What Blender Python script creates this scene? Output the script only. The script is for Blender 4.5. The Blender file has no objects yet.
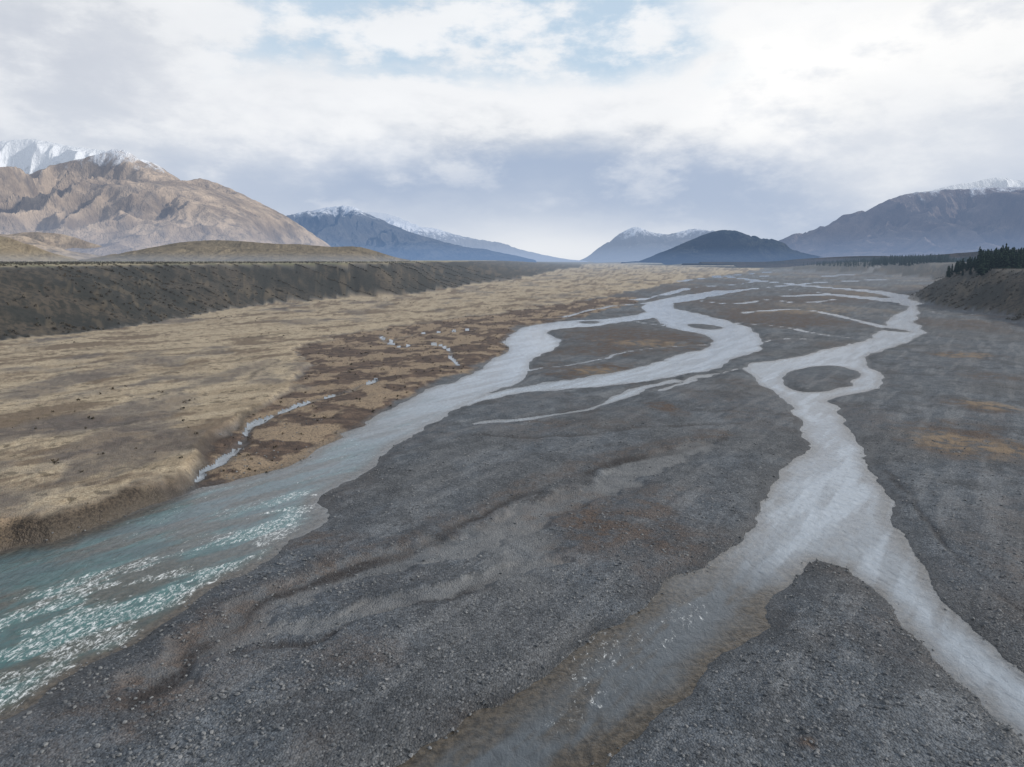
import bpy, math, random
import numpy as np
from mathutils import Vector
random.seed(4); rng=np.random.default_rng(7)
sc=bpy.context.scene
sc.view_settings.view_transform='Standard'; sc.view_settings.look='None'; sc.view_settings.exposure=0
H=40.0; F=700.0; TH=math.atan(123.5/F); CT,ST=math.cos(TH),math.sin(TH)
# ---- site survey: photo bearings -> ground positions in metres
def S(u,v,z=0.0):
    x=(u-512)/F; y=(383.5-v)/F; dy=CT+y*ST; dz=-ST+y*CT; t=(z-H)/dz
    return (x*t,dy*t)
def SY(u,v,Y):
    x=(u-512)/F; y=(383.5-v)/F; dy=CT+y*ST; dz=-ST+y*CT; t=Y/dy
    return (x*t,H+dz*t)
# ---- numpy noise
def hsh(ix,iy,s):
    n=(ix*374761393+iy*668265263+s*974634777)&0xffffffff
    n=((n^(n>>13))*1274126177)&0xffffffff
    n=(n^(n>>16))&0xffffffff
    return n.astype(np.float64)/4294967295.0
def vn(x,y,s=0):
    ix=np.floor(x).astype(np.int64); iy=np.floor(y).astype(np.int64)
    fx=x-ix; fy=y-iy; fx=fx*fx*fx*(fx*(fx*6-15)+10); fy=fy*fy*fy*(fy*(fy*6-15)+10)
    a=hsh(ix,iy,s);b=hsh(ix+1,iy,s);c=hsh(ix,iy+1,s);d=hsh(ix+1,iy+1,s)
    return (a+(b-a)*fx)*(1-fy)+(c+(d-c)*fx)*fy
def fbm(x,y,s=0,o=4,g=0.5):
    r=0;a=1;t=0
    for i in range(o):
        r=r+a*(vn(x,y,s+i*17)*2-1);t+=a;a*=g
        x,y=(x*1.6+y*1.2)+3.1,(-x*1.2+y*1.6)+7.7
    return r/t
def ridged(x,y,s=0,o=5,g=0.5):
    r=0;a=1;t=0
    for i in range(o):
        r=r+a*(1-np.abs(vn(x,y,s+i*13)*2-1));t+=a;a*=g
        x,y=(x*1.6+y*1.2)+3.1,(-x*1.2+y*1.6)+7.7
    return r/t
def ss(a,b,x):
    t=np.clip((x-a)/(b-a),0,1); return t*t*(3-2*t)
def smoothpx(pts,closed,k=3):
    n=len(pts); out=[]
    rngi=range(n if closed else n-1)
    for i in rngi:
        if closed: p=[pts[(i+j)%n] for j in(-1,0,1,2)]
        else: p=[pts[min(max(i+j,0),n-1)] for j in(-1,0,1,2)]
        for q in range(k):
            t=q/k
            out.append(tuple(0.5*((2*p[1][c])+(-p[0][c]+p[2][c])*t+(2*p[0][c]-5*p[1][c]+4*p[2][c]-p[3][c])*t*t+(-p[0][c]+3*p[1][c]-3*p[2][c]+p[3][c])*t**3) for c in(0,1)))
    if not closed: out.append(tuple(pts[-1][:2]))
    return out
def sdp(X,Y,P,closed=True,margin=60):
    P=np.array(P); out=np.full(X.shape,1e4)
    m=(X>P[:,0].min()-margin)&(X<P[:,0].max()+margin)&(Y>P[:,1].min()-margin)&(Y<P[:,1].max()+margin)
    x=X[m];y=Y[m]
    if x.size==0: return out
    d=np.full(x.shape,1e12); ins=np.zeros(x.shape,bool); n=len(P)
    for i in range(n if closed else n-1):
        ax,ay=P[i];bx,by=P[(i+1)%n]; ex,ey=bx-ax,by-ay; L=ex*ex+ey*ey+1e-9
        t=np.clip(((x-ax)*ex+(y-ay)*ey)/L,0,1)
        d=np.minimum(d,(x-ax-t*ex)**2+(y-ay-t*ey)**2)
        if closed and ay!=by:
            ins^=((ay>y)!=(by>y))&(x<(ex)*(y-ay)/(ey)+ax)
    d=np.sqrt(d)
    if closed: d=np.where(ins,-d,d)
    out[m]=d; return out
def poly(px,z=0,k=3): return [S(u,v,z) for u,v in smoothpx(px,True,k)]
def line(px,z=0,k=3): return [S(u,v,z) for u,v in smoothpx(px,False,k)]

# ---- ground grid
rowsA=np.linspace(-160,30,16)[:-1]
rowsB=1/np.linspace(1/30.0,1/6000.0,760)
rowsC=np.geomspace(6000,60000,30)[1:]
ry=np.concatenate([rowsA,rowsB,rowsC])
cs=np.concatenate([-np.geomspace(6,0.92,16)[:-1],np.linspace(-0.92,0.92,680),np.geomspace(0.92,6,16)[1:]])
NR,NC=len(ry),len(cs)
Yg=np.repeat(ry[:,None],NC,1); Wg=np.sqrt(ry**2+45**2)[:,None]; Xg=cs[None,:]*Wg
X=Xg.ravel();Y=Yg.ravel()
jx=fbm(X/7,Y/7,1,4)*1.9+fbm(X/35,Y/35,2,3)*4.5*np.clip(Y/250,0.12,1)+fbm(X/150,Y/150,3,3)*16*np.clip((Y-150)/1000,0,1)
jy=fbm(X/7,Y/7,11,4)*1.9+fbm(X/35,Y/35,12,3)*4.5*np.clip(Y/250,0.12,1)+fbm(X/150,Y/150,13,3)*22*np.clip((Y-150)/1000,0,1)
XW=X+jx;YW=Y+jy

A1=poly([(-140,600),(0,552),(60,541),(110,524),(160,502),(200,488),(250,477),(300,457),(340,434),(380,414),(420,394),(450,382),(485,366),(503,352),(512,338),(530,326),(560,321),(600,319),(630,316),(652,311),(655,317),(600,325),(565,328),(550,333),(562,343),(545,353),(528,362),(524,374),(505,388),(480,400),(440,418),(400,440),(378,455),(366,470),(335,492),(322,506),(330,520),(290,546),(245,575),(215,592),(160,628),(110,660),(60,692),(0,720),(-170,790)])
A2=poly([(470,402),(520,388),(560,380),(610,373),(655,363),(690,353),(708,344),(700,335),(675,328),(655,319),(645,308),(658,300),(690,294),(720,290),(724,295),(695,300),(674,306),(690,312),(715,317),(740,323),(760,338),(748,353),(715,367),(670,376),(620,384),(560,391),(510,397),(470,407)])
B=poly([(912,303),(895,318),(885,328),(860,342),(820,352),(780,360),(743,366),(752,380),(775,392),(792,405),(802,425),(798,445),(785,465),(765,495),(745,530),(700,565),(650,592),(600,640),(530,690),(450,735),(400,775),(370,810),(540,820),(600,767),(680,710),(740,650),(780,600),(805,568),(825,560),(850,572),(890,600),(935,650),(985,700),(1030,750),(1090,810),(1150,770),(1024,668),(985,635),(945,597),(910,556),(885,512),(868,470),(852,435),(838,410),(824,401),(838,396),(868,390),(886,382),(880,372),(864,364),(880,352),(905,344),(924,335),(920,322),(916,310)])
ISL=poly([(783,381),(798,371),(830,366),(860,371),(862,380),(840,388),(812,393),(792,390)])
dA1=sdp(XW,YW,A1);dA2=sdp(XW,YW,A2);dB=sdp(XW,YW,B);dI=sdp(XW,YW,ISL)
dB=np.maximum(dB,-dI)
# gravel bars that split the big channels
for c,rx,ry_ in [((705,326),14,3),((560,372),22,1.6),((895,330),10,2.0),((590,322),14,1.0)]:
    cx,cy=S(*c);a_=abs(S(c[0]+rx,c[1])[0]-cx);b_=abs(S(c[0],c[1]-ry_)[1]-S(c[0],c[1]+ry_)[1])/2
    dd=(1-np.sqrt(((XW-cx)/a_)**2+((YW-cy)/b_)**2))*min(a_,b_)
    dA1=np.maximum(dA1,dd);dA2=np.maximum(dA2,dd);dB=np.maximum(dB,dd)
dW=np.minimum(np.minimum(dA1,dA2),dB)
lines=[([(478,424),(540,418),(580,412),(605,403),(640,388),(672,380)],1.7),
([(722,292),(760,288),(800,284),(840,281),(900,279)],13),
([(912,303),(870,298),(830,295),(785,297)],12),
([(745,313),(790,309),(840,316),(885,327)],4),
([(912,305),(900,297),(860,291),(820,287),(780,283),(740,278),(700,275)],14),
([(560,318),(620,306),(680,302)],3),
([(790,290),(850,296),(905,300)],9),
([(700,345),(640,350),(590,362),(520,372)],1.4),
([(840,300),(800,303),(770,300),(735,304),(700,301)],5),
([(745,345),(790,338),(830,342),(862,345)],2),
([(725,322),(770,325),(815,333),(850,338)],1.6),
([(585,326),(640,322),(690,330)],1.6),
([(930,312),(965,316),(1000,312)],2),
([(640,300),(690,288),(730,285),(760,281)],7),
([(760,276),(800,277),(850,275),(880,272)],22),
([(680,281),(720,277),(770,272)],16),
([(745,368),(700,375),(660,390)],1.0)]
for p,w in lines:
    P=line(p); dW=np.minimum(dW,sdp(XW,YW,P,False,120)-w*(0.75+0.9*fbm(X/(12+w*4),Y/(25+w*9),5+int(w),2)))
creeks=[([(200,480),(215,466),(232,452),(245,440),(250,430),(268,420),(282,414),(310,402),(340,394),(378,381)],0.7),
([(390,346),(398,340),(420,335),(450,333),(480,330)],0.6),([(455,366),(450,355),(440,346),(415,346),(395,349),(380,335)],0.45),([(205,474),(222,462),(240,447),(255,425)],0.5)]
dC=np.full(X.shape,1e4)
for p,w in creeks: dC=np.minimum(dC,sdp(XW,YW,line(p,0.5),False,60)-w*1.9*(vn(X/7,Y/7,9)-0.15)-0.1*w*fbm(X,Y,8,2))
GR=poly([(-400,640),(0,553),(60,542),(110,525),(160,503),(195,487),(212,455),(235,430),(285,402),(312,382),(300,358),(330,342),(400,330),(470,321),(540,311),(590,301),(640,290),(690,280),(740,273),(760,268),(700,264.5),(600,263.5),(500,267),(400,272),(300,279),(200,290),(100,302),(0,315),(-400,350)],0)
WT=poly([(195,490),(212,452),(235,428),(285,400),(312,380),(298,357),(330,340),(400,328),(470,319),(540,309),(600,300),(640,300),(600,314),(540,322),(515,332),(505,350),(485,366),(450,382),(420,394),(380,414),(340,434),(300,457),(250,477),(210,490)],0)
big=np.clip(Y/160,0.3,3)
XV=XW+fbm(X/18,Y/18,101,4)*5*big; YV=YW+fbm(X/18,Y/18,103,4)*9*big
dG0=sdp(XW,YW,GR,True,400)
wb=ss(135,190,Y); dG=dG0*(1-wb)+sdp(XV,YV,GR,True,400)*wb
dT2=sdp(XV,YV,WT,True,300)
# terraces
gul=fbm(X/40,Y/70,31,4)*7+fbm(X/110,Y/110,33,3)*16*np.clip(Y/500,0,1)
TL=[S(u,v,0) for u,v in smoothpx([(-250,374),(0,346),(100,333),(200,317),(262,307),(340,300),(420,295),(475,285),(530,277),(560,270),(585,267)],False,3)]+[(900,9000),(600,60000),(-200000,60000),(-200000,-150),(-420,-150),(-330,100)]
TR=[S(u,v,0) for u,v in smoothpx([(1120,352),(1024,321),(965,311),(918,303),(922,294),(948,283),(900,276),(830,272),(760,268)],False,3)]+[(4500,9000),(8000,60000),(200000,60000),(200000,-150),(380,-150),(330,160)]
dL=sdp(X,Y,TL,True,1e6)+gul; dR=sdp(X,Y,TR,True,1e6)+gul
ww=0.13*np.clip(Y-900,0,None)
tl=np.clip(-dL/(78+ww),0,1); tl=tl+0.04*np.sin(tl*6.283)*-1
hl=36.6*tl
tr=np.clip(-dR/(52+ww),0,1); hr=32.5*tr
# regions
mg=ss(1.0,-2.5,dG)
mw=ss(1.5,-1.5,dT2)
mg=mg*(1-mw)
hG=np.interp(Y,[60,120,220,500,1500],[3.6,3.4,2.2,1.3,0.8])
relief=fbm((X*0.82-Y*0.57)/5,(X*0.57+Y*0.82)/26,41,4)*0.45+fbm(X/1.6,Y/1.6,43,3)*0.10+fbm(X/60,Y/60,45,3)*0.35
stone=fbm(X/0.45,Y/0.45,47,2)*0.06*np.clip(1-Y/180,0,1)
zg=0.75+relief+stone
def pl(px,w,z=0.5,soft=0.3):
    d=sdp(XW,YW,line(px,z),False,60); return ss(w,w*soft,d+w*0.6*fbm(X/4,Y/4,int(w*10)+200,4))
dry=pl([(175,672),(235,628),(300,590),(400,560),(500,530),(580,495),(640,468),(700,445)],4.5,soft=0.6)
dry=np.maximum(dry,pl([(230,640),(330,622),(430,596),(500,575),(560,560)],2.0,soft=0.6))
L1=[(130,712),(190,668),(215,640),(300,592),(400,556),(480,515),(560,485),(640,458),(720,440)]
brk=0.45+0.55*ss(-0.35,0.15,fbm(X/12,Y/12,105,3))
scarp=pl(L1,1.8,soft=0.05)*brk
scarp=np.maximum(scarp,0.8*brk*pl([(235,655),(300,645),(380,615),(440,603),(500,575)],1.2,soft=0.05))
scarp=np.maximum(scarp,0.7*brk*pl([(440,432),(540,440),(640,430),(740,425)],1.3,soft=0.05))
scarp=np.maximum(scarp,0.7*brk*pl([(880,470),(940,540),(1000,590),(1060,630)],1.0,soft=0.05))
ridge_m=pl([(u-6,v-6) for u,v in L1],5.0,soft=0.1)
zg=zg-0.5*dry-0.35*scarp
zgr=hG+fbm(X/1.4,Y/1.4,51,3)*0.25+fbm(X/18,Y/18,53,3)*0.7
zw=1.0+fbm(X/4,Y/4,55,4)*0.5
zl=zg*(1-mg-mw)+zgr*mg+zw*mw
zl=np.maximum(zl,0.15)
bw=3.5*(1-mg)+1.3*mg
k=1-np.exp(-np.clip(dW,0,None)/bw)
k2=0.25+0.75*(1-np.exp(-np.clip(dC,0,None)/1.2))
zo=0.04+zl*k*k2
zi=-0.6*(1-np.exp(np.clip(dW,None,0)/2.0))-0.03
Z=np.where(dW<0,zi,zo)
Z=np.where((dC<0)&(dW>0),zo-0.02,Z)
topl=hl+fbm(X/60,Y/60,61,3)*0.5*tl+fbm(X/9,Y/12,63,4)*3.0*np.sin(np.clip(tl,0,1)*3.14)
topr=hr+fbm(X/60,Y/60,65,3)*0.5*tr+fbm(X/9,Y/12,67,4)*3.0*np.sin(np.clip(tr,0,1)*3.14)
tt=np.maximum(tl,tr)
Z=np.where(tt>0,np.maximum(Z,np.maximum(topl,topr)),Z)
# masks
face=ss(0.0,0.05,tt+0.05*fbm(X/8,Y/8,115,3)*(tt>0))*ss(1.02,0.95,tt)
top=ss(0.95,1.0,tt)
mgrass=np.maximum(mg*(1-face),top)
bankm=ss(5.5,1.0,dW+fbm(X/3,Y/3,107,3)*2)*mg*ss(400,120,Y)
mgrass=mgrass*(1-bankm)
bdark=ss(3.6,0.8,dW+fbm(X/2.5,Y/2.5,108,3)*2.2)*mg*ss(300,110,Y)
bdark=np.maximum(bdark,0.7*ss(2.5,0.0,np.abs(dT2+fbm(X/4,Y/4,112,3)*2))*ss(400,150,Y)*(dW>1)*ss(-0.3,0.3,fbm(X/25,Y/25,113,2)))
# old flood channels winding through the grass flat
for p,w_ in [([(-60,470),(60,448),(140,425),(215,402),(262,372),(290,358)],1.3),([(-40,400),(90,388),(200,368),(300,345),(420,322),(520,308)],2.0),([(60,352),(180,346),(300,330),(420,312),(540,300)],3.0)]:
    bdark=np.maximum(bdark,0.55*pl(p,w_,1.5,soft=0.1)*mg*ss(-0.3,0.3,fbm(X/30,Y/30,117,3)))
mbrown=np.clip(mw*(1-face)+bankm*0.75+0.6*mg*(1-face)*ss(0.12,0.42,fbm(X/28,Y/50,119,5,0.6)),0,1)
mgrass=np.clip(mgrass-np.where(mg>0,0.75*mg*(1-face)*ss(0.12,0.42,fbm(X/28,Y/50,119,5,0.6)),0),0,1)
moss=np.zeros_like(X)
for c,rx,ry_,a in [((615,528),80,42,.7),((560,430),70,7,.35),((590,374),60,9,1.3),((630,338),65,11,1.3),((665,411),16,7,1.2),((740,398),60,20,.2),((975,445),60,22,1.1),((975,408),30,8,1),((965,357),25,5,1),((780,318),55,8,1.3),((600,352),50,6,1),((990,378),40,5,.6),((840,345),30,3,.5),((800,300),60,4,1),((700,290),50,4,1),((960,325),60,6,.8),((150,700),45,45,.6),((330,660),60,30,.4),((1000,560),30,50,.3),((470,520),50,10,.3),((820,755),14,10,.9),((300,545),60,10,.7),((870,420),25,20,.4),((520,730),90,30,.4),((660,495),50,12,.5)]:
    cx,cy=S(*c);rx_=abs(S(c[0]+rx,c[1])[0]-cx);ryy=abs(S(c[0],c[1]-ry_)[1]-S(c[0],c[1]+ry_)[1])/2
    q=np.sqrt(((XW-cx)/rx_)**2+((YW-cy)/ryy)**2)
    moss=np.maximum(moss,a*ss(1.4,0.4,q+0.6*fbm(X/6,Y/6,71,4)))
moss=np.maximum(moss,0.55*ridge_m)
moss=np.clip(moss+0.85*ss(0.0,0.5,fbm(X/90,Y/160,73,4))*ss(220,500,Y)+0.3*ss(0.1,0.5,fbm(X/15,Y/25,74,4)),0,1.3)
tan_=np.zeros_like(X)
for c,rx,ry_ in [((975,448),50,14),((990,408),25,5),((970,357),20,4),((640,345),40,4),((590,374),35,4),((800,312),50,3)]:
    cx,cy=S(*c);rx_=abs(S(c[0]+rx,c[1])[0]-cx);ryy=abs(S(c[0],c[1]-ry_)[1]-S(c[0],c[1]+ry_)[1])/2
    tan_=np.maximum(tan_,ss(1.2,0.5,np.sqrt(((XW-cx)/rx_)**2+((YW-cy)/ryy)**2)+0.9*fbm(X/7,Y/7,75,4)))
moss*=(1-mg)*(1-mw)*(1-np.clip(tt*20,0,1))
tan_*=0.75
tan_=np.maximum(tan_,0.55*ss(0.15,0.45,fbm(X/70,Y/150,77,4))*ss(300,700,Y))
wet=ss(2.8,0.2,np.minimum(dW,dC*1.5))
sand=np.clip(dry*0.8+0.8*ss(1.3,0.4,np.hypot((X-S(520,548)[0])/5,(Y-S(520,548)[1])/14)+0.4*fbm(X/3,Y/3,121,4)),0,1)
cx,cy=S(215,645); sand=np.maximum(sand,1.0*ss(1.3,0.4,np.hypot((XW-cx)/2.5,(YW-cy)/5)+0.4*fbm(X/2,Y/2,109,3)))
def fld(sx,sy,rot,s,o=5,g=0.55):
    r=math.radians(rot);a=X*math.cos(r)-Y*math.sin(r);b=X*math.sin(r)+Y*math.cos(r)
    return np.clip(fbm(a/sx,b/sy,s,o,g)*0.75+0.5,0,1)
f_l=fld(30,30,0,301); f_flow=fld(2.2,18,35,303); f_str=fld(5,40,40,305,6,0.66)
f_p=fld(14,32,38,307,6,0.7); f_b=fld(8,8,0,309,5,0.65); f_f=fld(14,40,30,311,6,0.65)
topR=ss(0.3,0.9,tr)

def grid_mesh(name,Xv,Yv,Zv,nr,nc,keep=None):
    idx=np.arange(nr*nc).reshape(nr,nc)
    q=np.stack([idx[:-1,:-1],idx[:-1,1:],idx[1:,1:],idx[1:,:-1]],-1).reshape(-1,4)
    if keep is not None: q=q[keep[q].any(1)]
    used=np.zeros(nr*nc,bool);used[q.ravel()]=True
    remap=np.cumsum(used)-1; q=remap[q]
    co=np.stack([Xv,Yv,Zv],-1)[used].astype(np.float32)
    me=bpy.data.meshes.new(name)
    me.vertices.add(len(co));me.vertices.foreach_set('co',co.ravel())
    me.loops.add(q.size);me.loops.foreach_set('vertex_index',q.ravel().astype(np.int32))
    me.polygons.add(len(q));me.polygons.foreach_set('loop_start',np.arange(0,q.size,4,dtype=np.int32))
    me.polygons.foreach_set('loop_total',np.full(len(q),4,np.int32))
    me.update(calc_edges=True);me.validate()
    me.polygons.foreach_set('use_smooth',np.ones(len(q),bool))
    ob=bpy.data.objects.new(name,me);sc.collection.objects.link(ob)
    return ob,used
def attr(ob,name,a,b,c,used):
    at=ob.data.attributes.new(name,'FLOAT_COLOR','POINT')
    d=np.stack([a,b,c,np.ones_like(a)],-1)[used].astype(np.float32)
    at.data.foreach_set('color',d.ravel())
ground,used=grid_mesh('ground',X,Y,Z,NR,NC)
attr(ground,'mA',mgrass,mbrown,face,used)
attr(ground,'mB',moss,sand,wet,used)
attr(ground,'mC',scarp,tan_,top,used)
attr(ground,'mD',f_l,f_flow,f_str,used)
attr(ground,'mE',f_p,f_b,f_f,used)
attr(ground,'mF',topR,bdark,topR,used)

# ---- node helper
class N:
    def __init__(s,t): s.t=t; t.nodes.clear()
    def a(s,ty,**k):
        n=s.t.nodes.new(ty)
        for q,v in k.items(): setattr(n,q,v)
        return n
    def s(s,sock,v):
        if isinstance(v,bpy.types.NodeSocket): s.t.links.new(v,sock)
        elif isinstance(v,(tuple,list)) and len(v)==3 and sock.type=='RGBA': sock.default_value=(*v,1)
        else: sock.default_value=v
    def m(s,op,a,b=0.0,c=None,clamp=False):
        n=s.a('ShaderNodeMath',operation=op,use_clamp=clamp); s.s(n.inputs[0],a);s.s(n.inputs[1],b)
        if c is not None:s.s(n.inputs[2],c)
        return n.outputs[0]
    def mr(s,v,a,b,c=0.0,d=1.0,smooth=True):
        n=s.a('ShaderNodeMapRange',interpolation_type='SMOOTHSTEP' if smooth else 'LINEAR')
        s.s(n.inputs[0],v);s.s(n.inputs[1],a);s.s(n.inputs[2],b);s.s(n.inputs[3],c);s.s(n.inputs[4],d);return n.outputs[0]
    def mix(s,f,a,b,mode='MIX'):
        n=s.a('ShaderNodeMix',data_type='RGBA',blend_type=mode); s.s(n.inputs[0],f);s.s(n.inputs[6],a);s.s(n.inputs[7],b);return n.outputs[2]
    def noise(s,vec,scale,detail=4,rough=0.55,dist=0.0):
        n=s.a('ShaderNodeTexNoise');s.s(n.inputs['Vector'],vec);n.inputs['Scale'].default_value=scale;n.inputs['Detail'].default_value=detail
        n.inputs['Roughness'].default_value=rough;n.inputs['Distortion'].default_value=dist;return n.outputs[0]
    def map(s,vec,sc_=(1,1,1),rot=(0,0,0)):
        n=s.a('ShaderNodeMapping');s.s(n.inputs[0],vec);n.inputs[2].default_value=rot;n.inputs[3].default_value=sc_;return n.outputs[0]
    def at(s,name):
        n=s.a('ShaderNodeAttribute',attribute_name=name);q=s.a('ShaderNodeSeparateColor');s.t.links.new(n.outputs[0],q.inputs[0]);return q.outputs
    def scal(s,col,f):
        n=s.a('ShaderNodeVectorMath',operation='SCALE');s.s(n.inputs[0],col);s.s(n.inputs[3],f);return n.outputs[0]
def newmat(name):
    m=bpy.data.materials.new(name);m.use_nodes=True
    try: m.cycles.emission_sampling='NONE'
    except Exception as e: print('emis',e)
    return m,N(m.node_tree)
def finish(g,shader,haze=None,hcol=(0.45,0.54,0.68)):
    o=g.a('ShaderNodeOutputMaterial')
    if haze is not None:
        e=g.a('ShaderNodeEmission');g.s(e.inputs[0],hcol);x=g.a('ShaderNodeMixShader');g.s(x.inputs[0],haze)  # aerial haze imitated by mixing blue emission into the surface
        g.t.links.new(shader,x.inputs[1]);g.t.links.new(e.outputs[0],x.inputs[2]);shader=x.outputs[0]
    g.t.links.new(shader,o.inputs[0])
def poshaze(g,scale,mx):  # painted haze amount, growing with distance from the origin
    p=g.a('ShaderNodeNewGeometry').outputs['Position']
    l=g.a('ShaderNodeVectorMath',operation='LENGTH');g.s(l.inputs[0],p)
    e=g.m('POWER',2.718,g.m('MULTIPLY',l.outputs['Value'],-1.0/scale))
    return g.m('MULTIPLY',g.m('SUBTRACT',1.0,e),mx)

# ---- ground material
mat,g=newmat('ground_material')
P=g.a('ShaderNodeNewGeometry').outputs['Position']
grass,brown,facem=g.at('mA')[:3]; mossm,sandm,wetm=g.at('mB')[:3]; scm,tanm,topm=g.at('mC')[:3]
fl,fflow,fstr=g.at('mD')[:3]; fp,fb,ffc=g.at('mE')[:3]; topr_,bdk=g.at('mF')[:2]
vor=g.a('ShaderNodeTexVoronoi');g.s(vor.inputs['Vector'],P);vor.inputs['Scale'].default_value=4.5
sp=g.a('ShaderNodeSeparateColor');g.t.links.new(vor.outputs['Color'],sp.inputs[0])
n_m=g.noise(P,0.3,5,0.65); n_f=g.noise(P,2.2,3,0.7)
gc=g.mix(g.mr(n_m,0.3,0.7),(0.064,0.077,0.093),(0.120,0.136,0.155))
gc=g.mix(g.mr(fflow,0.45,0.8,0,0.6),gc,(0.160,0.173,0.188))
gc=g.mix(g.mr(fl,0.42,0.75,0,0.4),gc,(0.078,0.077,0.076))
gc=g.mix(g.mr(fb,0.55,0.75,0,0.55),gc,(0.048,0.053,0.060))
gc=g.scal(gc,g.mr(sp.outputs[0],0,1,0.58,1.42,False))
gc=g.mix(g.mr(sp.outputs[1],0.955,0.975,0,0.45),gc,(0.27,0.28,0.29))
sandf=g.m('MULTIPLY',sandm,g.mr(n_m,0.3,0.65,0.35,0.9))
gc=g.mix(sandf,gc,(0.185,0.193,0.20))
mossf=g.m('MULTIPLY',mossm,g.mr(n_m,0.40,0.56,0.2,0.95),clamp=True)
gc=g.mix(mossf,gc,g.mix(g.mr(n_f,0.35,0.65),(0.050,0.040,0.036),(0.118,0.088,0.070)))
gc=g.mix(g.m('MULTIPLY',tanm,g.mr(n_m,0.38,0.6)),gc,(0.25,0.19,0.125))
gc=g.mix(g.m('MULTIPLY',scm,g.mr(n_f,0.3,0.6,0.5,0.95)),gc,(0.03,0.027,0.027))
# grass
gr=g.mix(g.mr(n_f,0.3,0.7),(0.26,0.21,0.145),(0.50,0.425,0.31))
gr=g.mix(g.mr(fstr,0.45,0.75,0,0.55),gr,(0.21,0.165,0.11))
gr=g.mix(g.mr(fp,0.48,0.74,0,0.85),gr,(0.135,0.10,0.07))
gr=g.mix(g.mr(n_m,0.54,0.64,0,0.75),gr,(0.10,0.08,0.052))
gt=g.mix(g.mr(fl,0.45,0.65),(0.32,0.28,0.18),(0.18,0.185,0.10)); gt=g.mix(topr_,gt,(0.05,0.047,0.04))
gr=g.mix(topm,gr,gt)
br=g.mix(g.mr(n_m,0.35,0.65),(0.062,0.044,0.036),(0.14,0.098,0.072))
br=g.mix(g.mr(fb,0.44,0.62,0,0.85),br,(0.31,0.24,0.165))
br=g.mix(g.mr(n_f,0.48,0.66,0,0.75),br,(0.03,0.026,0.022))
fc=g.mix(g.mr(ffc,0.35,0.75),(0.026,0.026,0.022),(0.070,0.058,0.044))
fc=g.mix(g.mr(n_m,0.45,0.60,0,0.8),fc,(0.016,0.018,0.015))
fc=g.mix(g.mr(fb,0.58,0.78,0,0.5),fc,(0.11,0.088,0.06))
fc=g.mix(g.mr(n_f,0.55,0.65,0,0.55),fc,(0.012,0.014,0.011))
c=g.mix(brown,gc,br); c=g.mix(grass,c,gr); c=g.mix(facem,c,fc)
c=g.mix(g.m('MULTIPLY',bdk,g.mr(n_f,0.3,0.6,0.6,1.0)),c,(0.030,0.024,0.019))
c=g.mix(g.m('MULTIPLY',wetm,0.65),c,g.scal(c,0.35))
bs=g.a('ShaderNodeBsdfPrincipled');g.s(bs.inputs['Base Color'],c);g.s(bs.inputs['Roughness'],g.mr(wetm,0,1,0.9,0.45));bs.inputs['Specular IOR Level'].default_value=0.25
hh=g.m('ADD',g.m('MULTIPLY',vor.outputs['Distance'],-0.4),g.m('MULTIPLY',g.noise(P,1.5,3,0.7),0.9))
bp=g.a('ShaderNodeBump');bp.inputs['Strength'].default_value=0.9;bp.inputs['Distance'].default_value=0.32;g.s(bp.inputs['Height'],hh);g.t.links.new(bp.outputs[0],bs.inputs['Normal'])
finish(g,bs.outputs[0],poshaze(g,9000,0.75))
ground.data.materials.append(mat)

# ---- water
keep=(dW<2.5)
wn=(fbm(X/3,Y/3,81,3)*0.03+fbm(X/1.0,Y/1.0,83,3)*0.03)*np.clip(1-Y/300,0,1)
turq=ss(2,-2,dA1)*ss(270,95,Y)
FO=poly([(-60,640),(0,600),(60,588),(120,562),(190,552),(260,520),(330,480),(350,490),(300,525),(215,588),(130,645),(60,690),(0,715),(-80,760)])
F2=poly([(600,600),(690,580),(725,625),(650,680),(580,735),(470,770),(540,690)])
clus=ss(0.40,0.66,fld(3.5,9,45,331,5,0.65))
foam=ss(3,-5,sdp(XW,YW,FO))*(0.3+0.75*clus)+0.75*ss(2,-3,sdp(XW,YW,F2))*(0.35+0.65*clus)+0.45*ss(2,-2,dA1)*ss(260,70,Y)*(0.4+0.6*clus)+0.38*clus*ss(0,-3,dW)*ss(80,110,Y)
foam=np.clip(foam,0,1)
sky_sheen=ss(74,104,Y)*(1-turq*0.8)  # mask for sky reflection painted as a paler water colour
sky_sheen=np.maximum(sky_sheen,0.85*ss(28,40,X)*ss(40,60,Y+X*0.3))
mott=fld(4,14,35,321,5,0.6)
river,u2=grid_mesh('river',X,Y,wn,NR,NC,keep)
attr(river,'wA',turq,sky_sheen,foam,u2); attr(river,'wB',np.clip(-dW/6,0,1),f_flow,mott,u2)
mat,g=newmat('river_water')
P=g.a('ShaderNodeNewGeometry').outputs['Position']
tq,sv,fo=g.at('wA')[:3]; dp,ed,mo=g.at('wB')[:3]
rot=(0,0,math.radians(-35))
w1=g.noise(g.map(P,(1,0.5,1),rot),1.1,5,0.65,0.6); w2=g.noise(P,4.0,2,0.6)
bed=g.mix(g.mr(g.noise(P,1.5,4,0.65),0.35,0.65),(0.032,0.028,0.022),(0.09,0.075,0.056))
deep=g.mix(tq,(0.085,0.10,0.115),g.mix(fo,(0.035,0.070,0.082),(0.040,0.130,0.132)))
df=g.m('MULTIPLY',g.mr(dp,0.05,0.8),g.mr(mo,0.28,0.58,0.25,1.0))
c=g.mix(df,bed,deep)
c=g.mix(g.m('MULTIPLY',g.m('MULTIPLY',sv,g.mr(dp,0.0,0.6,0.35,1.0)),g.mr(ed,0.3,0.7,0.55,1.0)),c,(0.30,0.355,0.42))  # bright sky reflection mixed into the base colour
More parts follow.
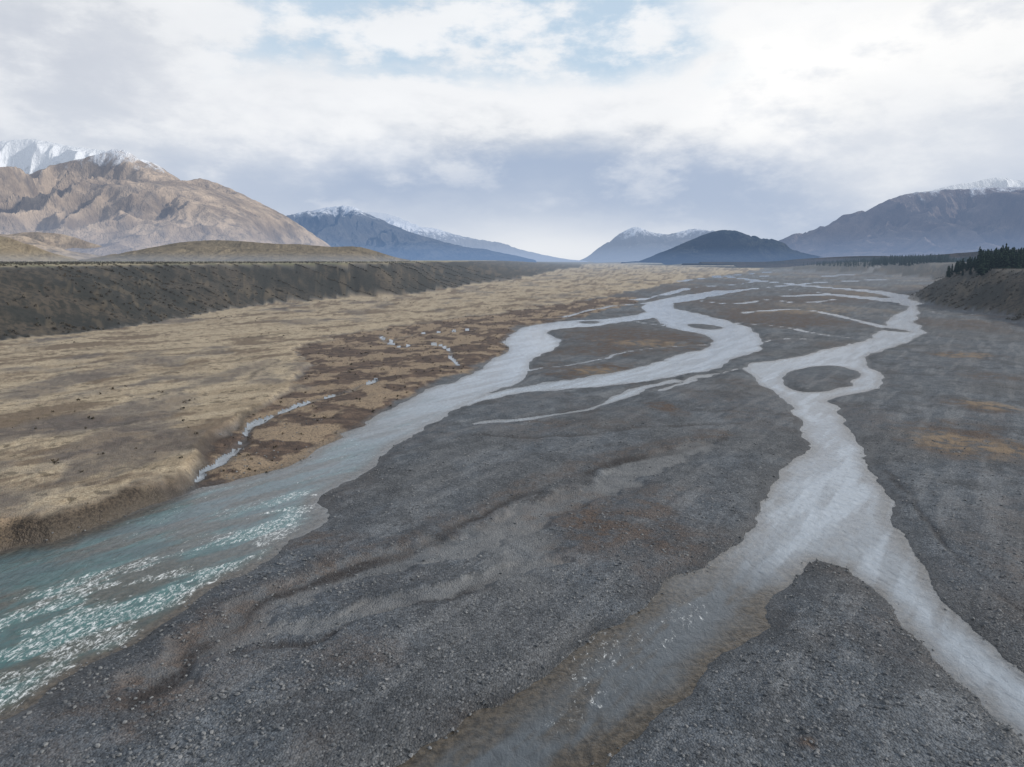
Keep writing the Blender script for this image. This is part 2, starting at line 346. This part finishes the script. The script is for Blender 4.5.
c=g.mix(g.mr(w1,0.5,0.68,0,0.3),c,g.scal(c,1.6))  # ripple glints and dark troughs painted into the colour by wave noise
c=g.mix(g.mr(w1,0.48,0.35,0,0.4),c,g.scal(c,0.5))
fn=g.noise(g.map(P,(0.9,0.45,1),(0,0,math.radians(-48))),2.1,7,0.85,0.5)
ff=g.m('MULTIPLY',g.mr(fn,g.m('SUBTRACT',0.75,g.m('MULTIPLY',fo,0.27)),g.m('SUBTRACT',0.84,g.m('MULTIPLY',fo,0.21))),g.mr(fo,0.02,0.25))
c=g.mix(ff,c,(0.80,0.84,0.86))
bs=g.a('ShaderNodeBsdfPrincipled');g.s(bs.inputs['Base Color'],c);g.s(bs.inputs['Roughness'],g.m('ADD',0.07,g.m('MULTIPLY',ff,0.6)))
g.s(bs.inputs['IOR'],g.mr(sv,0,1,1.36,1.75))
bp=g.a('ShaderNodeBump');bp.inputs['Strength'].default_value=0.8;bp.inputs['Distance'].default_value=0.22
g.s(bp.inputs['Height'],g.m('ADD',g.m('MULTIPLY',w1,0.9),g.m('MULTIPLY',w2,0.25)));g.t.links.new(bp.outputs[0],bs.inputs['Normal'])
finish(g,bs.outputs[0],poshaze(g,9000,0.6))
river.data.materials.append(mat)
wmat=mat
creek,u3=grid_mesh('creek',X,Y,Z+0.06,NR,NC,(dC<0)&(dW>0.5))
zz=np.zeros_like(X); attr(creek,'wA',zz,zz+0.6,zz,u3); attr(creek,'wB',zz+0.5,f_flow,zz+0.5,u3); creek.data.materials.append(wmat)

# ---- mountains
def mmat(name,cols,snow=None,haze=0.3,hcol=(0.42,0.52,0.68),fade=None,sc_=1.0,zb=37,ztop=500):
    mat,g=newmat(name)
    geo=g.a('ShaderNodeNewGeometry');P=geo.outputs['Position'];z=g.a('ShaderNodeSeparateXYZ');g.t.links.new(P,z.inputs[0]);z=z.outputs[2]
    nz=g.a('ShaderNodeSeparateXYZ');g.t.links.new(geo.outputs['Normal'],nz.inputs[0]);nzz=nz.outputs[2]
    n1=g.noise(P,0.004*sc_,5,0.65);n2=g.noise(g.map(P,(1,1,0.4)),0.012*sc_,5,0.7)
    c=g.mix(g.mr(n1,0.35,0.65),cols[0],cols[1]); c=g.mix(g.mr(n2,0.45,0.7,0,0.8),c,cols[2])
    c=g.mix(g.mr(nzz,0.75,0.45,0,0.5),c,g.scal(c,0.6))  # steeper slopes darkened in the colour as relief shading
    if snow:
        zz=g.m('ADD',z,g.m('MULTIPLY',g.m('SUBTRACT',n2,0.5),snow[1]*3.0))
        zz=g.m('ADD',zz,g.m('MULTIPLY',g.m('SUBTRACT',n1,0.5),snow[1]*1.5))
        c=g.mix(g.mr(zz,snow[0],snow[0]+snow[1]*0.8),c,(0.78,0.82,0.88))
    d=g.a('ShaderNodeBsdfDiffuse');g.s(d.inputs[0],c)
    bp=g.a('ShaderNodeBump');bp.inputs['Strength'].default_value=0.9;bp.inputs['Distance'].default_value=55/sc_;g.s(bp.inputs['Height'],n2);g.t.links.new(bp.outputs[0],d.inputs['Normal'])
    e=g.a('ShaderNodeEmission');g.s(e.inputs[0],hcol);x=g.a('ShaderNodeMixShader')  # blue glow painted in as haze, thicker towards the foot
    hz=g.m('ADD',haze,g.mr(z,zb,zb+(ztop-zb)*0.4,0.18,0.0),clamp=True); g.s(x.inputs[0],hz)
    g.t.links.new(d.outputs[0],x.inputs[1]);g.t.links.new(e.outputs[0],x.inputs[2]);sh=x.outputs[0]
    if fade:
        tr_=g.a('ShaderNodeBsdfTransparent');x=g.a('ShaderNodeMixShader')
        zz=g.m('ADD',z,g.m('MULTIPLY',g.m('SUBTRACT',n1,0.5),(fade[1]-fade[0])*0.8))
        g.s(x.inputs[0],g.mr(zz,fade[0],fade[1],0,fade[2]));g.t.links.new(sh,x.inputs[1]);g.t.links.new(tr_.outputs[0],x.inputs[2]);sh=x.outputs[0]
    o=g.a('ShaderNodeOutputMaterial');g.t.links.new(sh,o.inputs[0])
    return mat
def mountain(name,sky,D,W,mat,amp=0.5,lam=500,seed=0,z0=28,nx=520,nt=220,jag=1.0,pw=1.0,back=0.7):
    sm=smoothpx(sky,False,4)
    us=np.linspace(sky[0][0],sky[-1][0],nx); vs=np.interp(us,[p[0] for p in sm],[p[1] for p in sm])
    Hh=260-vs; vs=vs-fbm(us/18,us*0,seed,4)*jag*np.clip(Hh/15,0,1)*1.5-fbm(us/4,us*0,seed+3,3)*jag*0.7*np.clip(Hh/15,0,1)
    xs,zs=np.array([SY(u,v,D) for u,v in zip(us,vs)]).T; hs=np.maximum(zs-z0,1)
    ts=np.concatenate([-np.linspace(1,0,30)[:-1]*1.0,np.linspace(0,1,nt)])
    T=np.repeat(ts[:,None],nx,1);XX=np.repeat(xs[None,:],len(ts),0);
    YY=D-np.where(T>0,T*W,T*W*back)
    a=np.abs(T)
    drift=fbm(XX/(lam*3),YY/(lam*3),seed+9,3)*lam*1.0*a
    HH=np.interp((XX+drift).ravel(),xs,hs).reshape(XX.shape)
    wx=XX+(fbm(XX/lam,YY/lam,seed+21,3)*0.4+ (D-YY)/lam*0.6*fbm(XX/(lam*4),XX*0,seed+22,2))*lam; wy=YY+fbm(XX/lam,YY/lam,seed+25,3)*lam*0.3
    r=ridged(wx/lam,wy/(lam*2.2),seed+31,6,0.5)
    base=(1-a)**pw
    e=np.clip((r-0.82)*amp*6.5,-2.8,0.05)
    low=base+ss(0,0.5,a)*(1-a)*0.6*amp
    zf=HH*low*(1+0.30*e*ss(0,0.12,a))
    zf=np.maximum(zf,0.05*HH*base)
    lim=hs[None,:]*np.clip(YY/D,0.3,1)*(1-0.12*a)
    zf=lim-np.log1p(np.exp(np.clip((lim-zf)/15.0,-30,30)))*15.0*(ss(0,0.1,a)) -np.maximum(lim-zf,0)*(1-ss(0,0.1,a))
    zf=np.where(a==0,HH,zf)
    ZZ=z0+np.maximum(zf,-20)-ss(0.85,1,a)*12
    ob,_=grid_mesh(name,XX.ravel(),YY.ravel(),ZZ.ravel(),len(ts),nx)
    ob.data.materials.append(mat);return ob
tanc=[(0.25,0.20,0.155),(0.50,0.40,0.30),(0.145,0.13,0.12)]
blue=[(0.09,0.095,0.105),(0.13,0.13,0.13),(0.06,0.07,0.085)]
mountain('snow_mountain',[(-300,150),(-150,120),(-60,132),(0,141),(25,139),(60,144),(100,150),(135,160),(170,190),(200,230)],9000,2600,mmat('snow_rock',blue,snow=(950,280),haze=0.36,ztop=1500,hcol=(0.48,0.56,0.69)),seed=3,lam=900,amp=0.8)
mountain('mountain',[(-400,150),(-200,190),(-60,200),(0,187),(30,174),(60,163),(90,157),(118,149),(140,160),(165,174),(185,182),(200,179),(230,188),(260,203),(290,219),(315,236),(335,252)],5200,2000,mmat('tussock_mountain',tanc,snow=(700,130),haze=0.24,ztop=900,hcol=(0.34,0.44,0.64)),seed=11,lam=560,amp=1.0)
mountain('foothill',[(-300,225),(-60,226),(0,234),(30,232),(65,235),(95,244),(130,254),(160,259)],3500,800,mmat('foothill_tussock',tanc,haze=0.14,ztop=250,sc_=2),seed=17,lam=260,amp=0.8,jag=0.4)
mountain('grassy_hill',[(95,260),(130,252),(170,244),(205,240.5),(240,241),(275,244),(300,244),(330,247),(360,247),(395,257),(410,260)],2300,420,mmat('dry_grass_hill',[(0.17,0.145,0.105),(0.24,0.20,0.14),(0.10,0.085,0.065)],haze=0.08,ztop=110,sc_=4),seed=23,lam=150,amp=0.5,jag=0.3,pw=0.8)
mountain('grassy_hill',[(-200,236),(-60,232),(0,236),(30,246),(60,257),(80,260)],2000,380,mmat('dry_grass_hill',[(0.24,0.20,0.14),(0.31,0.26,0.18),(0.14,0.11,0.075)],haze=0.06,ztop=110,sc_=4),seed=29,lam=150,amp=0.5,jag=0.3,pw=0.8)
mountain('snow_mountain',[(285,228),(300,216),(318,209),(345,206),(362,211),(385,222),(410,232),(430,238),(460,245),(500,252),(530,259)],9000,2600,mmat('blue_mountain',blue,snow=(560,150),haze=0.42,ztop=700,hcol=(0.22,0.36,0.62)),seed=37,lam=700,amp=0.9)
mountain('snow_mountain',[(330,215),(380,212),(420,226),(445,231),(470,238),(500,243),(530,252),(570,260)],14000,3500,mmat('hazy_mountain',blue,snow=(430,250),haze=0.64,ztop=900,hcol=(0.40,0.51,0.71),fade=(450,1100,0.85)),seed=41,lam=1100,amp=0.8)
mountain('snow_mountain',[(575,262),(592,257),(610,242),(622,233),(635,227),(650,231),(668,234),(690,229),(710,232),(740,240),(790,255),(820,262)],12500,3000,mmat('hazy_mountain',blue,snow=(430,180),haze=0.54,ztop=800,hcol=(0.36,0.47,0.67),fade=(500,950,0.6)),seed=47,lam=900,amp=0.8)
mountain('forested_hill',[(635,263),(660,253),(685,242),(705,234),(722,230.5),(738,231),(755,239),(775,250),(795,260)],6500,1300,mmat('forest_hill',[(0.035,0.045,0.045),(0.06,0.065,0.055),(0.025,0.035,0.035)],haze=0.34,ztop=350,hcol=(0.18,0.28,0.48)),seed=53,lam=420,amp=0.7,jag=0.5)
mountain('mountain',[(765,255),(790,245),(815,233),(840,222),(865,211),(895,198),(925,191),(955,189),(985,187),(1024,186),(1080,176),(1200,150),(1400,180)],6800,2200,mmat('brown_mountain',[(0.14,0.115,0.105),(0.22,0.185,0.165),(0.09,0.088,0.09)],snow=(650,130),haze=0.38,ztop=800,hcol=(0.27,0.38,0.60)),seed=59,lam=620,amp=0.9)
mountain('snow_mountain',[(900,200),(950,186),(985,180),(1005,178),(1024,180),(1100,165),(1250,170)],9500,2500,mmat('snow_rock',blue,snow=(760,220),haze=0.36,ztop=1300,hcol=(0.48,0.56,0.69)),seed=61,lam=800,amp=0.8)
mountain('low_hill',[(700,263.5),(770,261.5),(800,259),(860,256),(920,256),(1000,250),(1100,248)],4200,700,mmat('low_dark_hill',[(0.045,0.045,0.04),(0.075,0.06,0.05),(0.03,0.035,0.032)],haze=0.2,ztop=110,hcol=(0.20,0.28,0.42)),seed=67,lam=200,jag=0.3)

# ---- vegetation (masses)
def build(name,V,Fc,mat):
    me=bpy.data.meshes.new(name);me.from_pydata(V,[],Fc);me.materials.append(mat)
    ob=bpy.data.objects.new(name,me);sc.collection.objects.link(ob);return ob
Zr=Z.reshape(NR,NC)
def hz(x,y):
    i=int(np.clip(np.searchsorted(ry,y),1,NR-1)); w=math.sqrt(y**2+45**2); j=int(np.clip(np.searchsorted(cs,x/w),1,NC-1))
    f=(y-ry[i-1])/(ry[i]-ry[i-1]); return float(Zr[i-1,j]*(1-f)+Zr[i,j]*f)
def pine(V,Fc,x,y,z,h,LN=13,KN=8):
    r=h*random.uniform(0.17,0.26); b=len(V); tr_=h*0.018
    for k in range(5):
        a=k*1.2566;V.append((x+math.cos(a)*tr_,y+math.sin(a)*tr_,z-0.6))
    V.append((x,y,z+h*0.98))
    for k in range(5):Fc.append((b+k,b+(k+1)%5,b+5))
    for L in range(LN):
        f=L/LN; zz=z+h*(0.06+0.92*f); rr=r*(1-f)**0.8+0.15
        for k in range(KN):
            if random.random()<0.12: continue
            a=random.uniform(0,6.283);q=rr*random.uniform(0.6,1.2);wd=0.3+q*0.42;ca,sa=math.cos(a),math.sin(a);b=len(V)
            V+=[(x,y,zz+h*0.06),(x+ca*q*.55-sa*wd,y+sa*q*.55+ca*wd,zz-h*0.02),(x+ca*q,y+sa*q,zz-h*0.04*random.uniform(0,2)),(x+ca*q*.55+sa*wd,y+sa*q*.55-ca*wd,zz-h*0.02)]
            Fc+=[(b,b+1,b+2),(b,b+2,b+3)]
mat,g=newmat('pine_foliage');P=g.a('ShaderNodeNewGeometry').outputs['Position']
d=g.a('ShaderNodeBsdfDiffuse');g.s(d.inputs[0],g.mix(g.mr(g.noise(P,0.5,3,0.7),0.35,0.65),(0.012,0.024,0.02),(0.036,0.052,0.036)))
finish(g,d.outputs[0],poshaze(g,9000,0.7),(0.25,0.34,0.48));pm=mat
V=[];Fc=[]
for i in range(1700):
    if i<1000: u=random.uniform(964,1130);Dd=random.uniform(620,830)*(1+0.1*random.random()); h=random.uniform(12,22)*random.uniform(0.8,1.1)
    elif i<1400: u=random.uniform(922,972);Dd=random.uniform(680,1050); h=random.uniform(7,13)
    else: u=random.uniform(862,935);Dd=random.uniform(2100,2900); h=random.uniform(20,30)
    x=(u-512)/F*Dd/CT; z=hz(x,Dd)
    if z<22: continue
    pine(V,Fc,x,Dd,z,h,11,7)
for i in range(1500):
    u=random.uniform(735,960);Dd=random.uniform(2300,3400); x=(u-512)/F*Dd/CT; z=hz(x,Dd)
    if z<15: continue
    pine(V,Fc,x,Dd,z,random.uniform(12,22),6,5)
build('pine_forest',V,Fc,pm)
# shrubs
mat,g=newmat('shrub_foliage');P=g.a('ShaderNodeNewGeometry').outputs['Position']
d=g.a('ShaderNodeBsdfDiffuse');g.s(d.inputs[0],g.mix(g.mr(g.noise(P,0.3,3,0.7),0.35,0.65),(0.024,0.024,0.017),(0.075,0.060,0.04)))
finish(g,d.outputs[0],poshaze(g,9000,0.7));sm=mat
V=[];Fc=[]
area=(np.abs(Y)+45)**3*((Y>60)&(Y<1500)&(np.abs(X)<Y*0.85))
def scatter(w,n,lo,hi):
    p=w*area;p=p/p.sum()
    for i in rng.choice(len(X),n,p=p):
        x,y,z=X[i]+rng.normal()*0.5,Y[i]+rng.normal()*0.5,Z[i];s=random.uniform(lo,hi)*random.uniform(0.6,1)
        for k in range(16):
            a=random.uniform(0,6.283);e=random.uniform(0,1.4);rr=s*random.uniform(0.2,0.55)
            cx,cy,cz=x+math.cos(a)*math.cos(e)*rr,y+math.sin(a)*math.cos(e)*rr,z+math.sin(e)*rr*0.9
            b=len(V);q=s*0.32
            for _ in range(3):V.append((cx+random.uniform(-q,q),cy+random.uniform(-q,q),cz+random.uniform(-q,q)))
            Fc.append((b,b+1,b+2))
scatter(face*ss(-.4,.3,fbm(X/20,Y/20,93,3)),11000,0.8,2.8); scatter(mg*ss(-.1,.4,fbm(X/60,Y/60,91,3)),900,0.4,1.4)
scatter(ss(0.9,0.99,tt)*(Y<1200),1500,0.8,2.2)
scatter(mw,800,0.4,1.1)
build('shrubs',V,Fc,sm)
# stones
ph=(1+5**.5)/2
iv=np.array([(-1,ph,0),(1,ph,0),(-1,-ph,0),(1,-ph,0),(0,-1,ph),(0,1,ph),(0,-1,-ph),(0,1,-ph),(ph,0,-1),(ph,0,1),(-ph,0,-1),(-ph,0,1)])/1.9
ifc=np.array([(0,11,5),(0,5,1),(0,1,7),(0,7,10),(0,10,11),(1,5,9),(5,11,4),(11,10,2),(10,7,6),(7,1,8),(3,9,4),(3,4,2),(3,2,6),(3,6,8),(3,8,9),(4,9,5),(2,4,11),(6,2,10),(8,6,7),(9,8,1)])
w=((dW>-0.6)&(Y>42)&(Y<170)&(np.abs(X)<Y*1.0))*(1-mg)*(0.25+0.75*ss(-.2,.5,fbm(X/9,Y/9,95,3)))*(1-0.6*sand)*np.clip(Y+20,1,None)**0.8
w=np.clip(w,0,None)
ids=rng.choice(len(X),12000,p=w/w.sum()); n=len(ids)
s=0.06+0.10*rng.random(n)**3*2.0
co=iv[None]*(1+0.2*rng.normal(size=(n,12,1)))*s[:,None,None]*np.stack([np.ones(n),0.6+0.4*rng.random(n),0.45+0.25*rng.random(n)],-1)[:,None,:]
an=rng.random(n)*6.28;ca,sa=np.cos(an)[:,None],np.sin(an)[:,None]
cx_=co[...,0]*ca-co[...,1]*sa;cy_=co[...,0]*sa+co[...,1]*ca
co=np.stack([cx_+(X[ids]+rng.normal(size=n)*0.2)[:,None],cy_+(Y[ids]+rng.normal(size=n)*0.2)[:,None],co[...,2]+(np.maximum(Z[ids],-0.05)+s*0.2)[:,None]],-1).reshape(-1,3)
fi=(ifc[None]+(np.arange(n)*12)[:,None,None]).reshape(-1,3)
mat,g=newmat('river_stone');P=g.a('ShaderNodeNewGeometry').outputs
d=g.a('ShaderNodeBsdfPrincipled');d.inputs['Roughness'].default_value=0.8
g.s(d.inputs['Base Color'],g.mix(P['Random Per Island'],(0.055,0.064,0.074),(0.20,0.21,0.22)));finish(g,d.outputs[0])
build('river_stones',co.tolist(),fi.tolist(),mat)

# ---- sky / light
SAZ,SEL=math.radians(92),math.radians(24)
wd=bpy.data.worlds.new('World');sc.world=wd;wd.use_nodes=True;g=N(wd.node_tree)
tc=g.a('ShaderNodeTexCoord').outputs['Generated']
xyz=g.a('ShaderNodeSeparateXYZ');g.t.links.new(tc,xyz.inputs[0])
R2D=57.29578
az=g.m('MULTIPLY',g.m('ARCTAN2',xyz.outputs[0],xyz.outputs[1]),R2D)
el=g.m('MULTIPLY',g.m('ARCSINE',xyz.outputs[2]),R2D)
nv=g.map(tc,(1,1,2.2))
n1=g.noise(nv,2.6,6,0.56,0.25); n2=g.noise(g.map(tc,(1,1,1.6),(0.3,0.5,1)),2.0,4,0.5); n3=g.noise(nv,7.0,6,0.6)
elw=g.m('ADD',el,g.m('MULTIPLY',g.m('SUBTRACT',n1,0.5),16.0)); elw=g.m('ADD',elw,g.m('MULTIPLY',g.m('SUBTRACT',n3,0.5),8.0))
azw=g.m('ADD',az,g.m('MULTIPLY',g.m('SUBTRACT',n2,0.5),34.0))
def blob(a0,e0,sa_,se,eu=None):
    a=g.m('POWER',g.m('ABSOLUTE',g.m('DIVIDE',g.m('SUBTRACT',azw,a0),sa_)),2.0)
    b=g.m('POWER',g.m('ABSOLUTE',g.m('DIVIDE',g.m('SUBTRACT',eu or elw,e0),se)),2.0)
    return g.m('POWER',2.718,g.m('MULTIPLY',g.m('ADD',a,b),-1.0))
sky=g.a('ShaderNodeTexSky',sky_type='NISHITA',sun_disc=False);sky.sun_elevation=SEL;sky.sun_rotation=SAZ
blue_=g.mix(0.7,g.scal(sky.outputs[0],0.12),(0.66,0.81,0.95))
cl=g.mix(g.mr(n1,0.35,0.62),(0.62,0.66,0.72),(0.90,0.92,0.95))
cl=g.mix(g.mr(n3,0.42,0.66,0,0.5),cl,(1.0,1.0,1.0))
c=cl
c=g.mix(g.m('MULTIPLY',blob(-34,10,15,5),0.75),c,g.mix(g.mr(n3,0.35,0.65),(0.54,0.58,0.67),(0.82,0.84,0.88)))
c=g.mix(g.m('MULTIPLY',blob(27,12.5,16,6),0.95),c,g.mix(g.mr(n3,0.32,0.52),(0.80,0.83,0.88),(1.08,1.07,1.05)))
c=g.mix(g.m('MULTIPLY',blob(-3,11.5,22,2.3),0.75),c,(0.95,0.96,0.98))
hole=g.m('MULTIPLY',g.mr(elw,12.2,15.0),g.m('MULTIPLY',g.mr(azw,-25,-14),g.mr(azw,24,14)))
hole=g.m('MULTIPLY',hole,g.mr(elw,34,24))
c=g.mix(g.m('MULTIPLY',hole,g.mr(n3,0.62,0.45,0.1,1.0)),c,blue_)
els=g.m('ADD',el,g.m('MULTIPLY',g.m('SUBTRACT',n1,0.5),9.0)); els=g.m('ADD',els,g.m('MULTIPLY',g.m('SUBTRACT',n3,0.5),5.0))
c=g.mix(g.m('MULTIPLY',g.mr(els,10.2,5.8),g.mr(g.m('ABSOLUTE',g.m('SUBTRACT',azw,4.0)),60,12,0.45,0.95)),c,(0.39,0.48,0.64))
c=g.mix(g.m('MULTIPLY',blob(-34,6,14,5,els),0.8),c,(0.66,0.70,0.77))
c=g.mix(g.m('MULTIPLY',blob(30,7,9,3.5,els),0.75),c,(0.78,0.81,0.86))
c=g.mix(g.m('MULTIPLY',g.mr(n3,0.48,0.68),g.mr(els,2,7,0.2,0.4)),c,(0.88,0.90,0.93))
c=g.mix(g.m('MULTIPLY',blob(-16,3.2,10,1.6,els),0.55),c,(0.74,0.78,0.85))
c=g.mix(g.m('MULTIPLY',blob(3,0.9,12,2.6,els),0.55),c,(0.84,0.87,0.91))
c=g.mix(g.m('MULTIPLY',blob(4,0.6,10,2.0,el),0.8),c,(0.86,0.88,0.91))
# unseen dark cloud overhead, added to cut the ambient light
c=g.mix(g.mr(el,24,42,0,0.85),c,g.mix(g.mr(n1,0.35,0.62),(0.30,0.34,0.41),(0.46,0.50,0.56)))
bg=g.a('ShaderNodeBackground');g.s(bg.inputs[0],c);bg.inputs[1].default_value=1.0
o=g.a('ShaderNodeOutputWorld');g.t.links.new(bg.outputs[0],o.inputs[0])
sd=Vector((math.sin(SAZ)*math.cos(SEL),math.cos(SAZ)*math.cos(SEL),math.sin(SEL)))
L=bpy.data.lights.new('sun','SUN');L.energy=3.5;L.angle=math.radians(3);L.color=(1,0.92,0.82)
lo=bpy.data.objects.new('sun',L);sc.collection.objects.link(lo);lo.rotation_euler=(-sd).to_track_quat('-Z','Y').to_euler()
# ---- camera
cam=bpy.data.cameras.new('camera');cam.sensor_width=36;cam.lens=F/1024*36;cam.clip_end=150000;cam.clip_start=0.5
co_=bpy.data.objects.new('camera',cam);sc.collection.objects.link(co_);co_.location=(0,0,H);co_.rotation_euler=(math.pi/2-TH,0,0)
sc.camera=co_
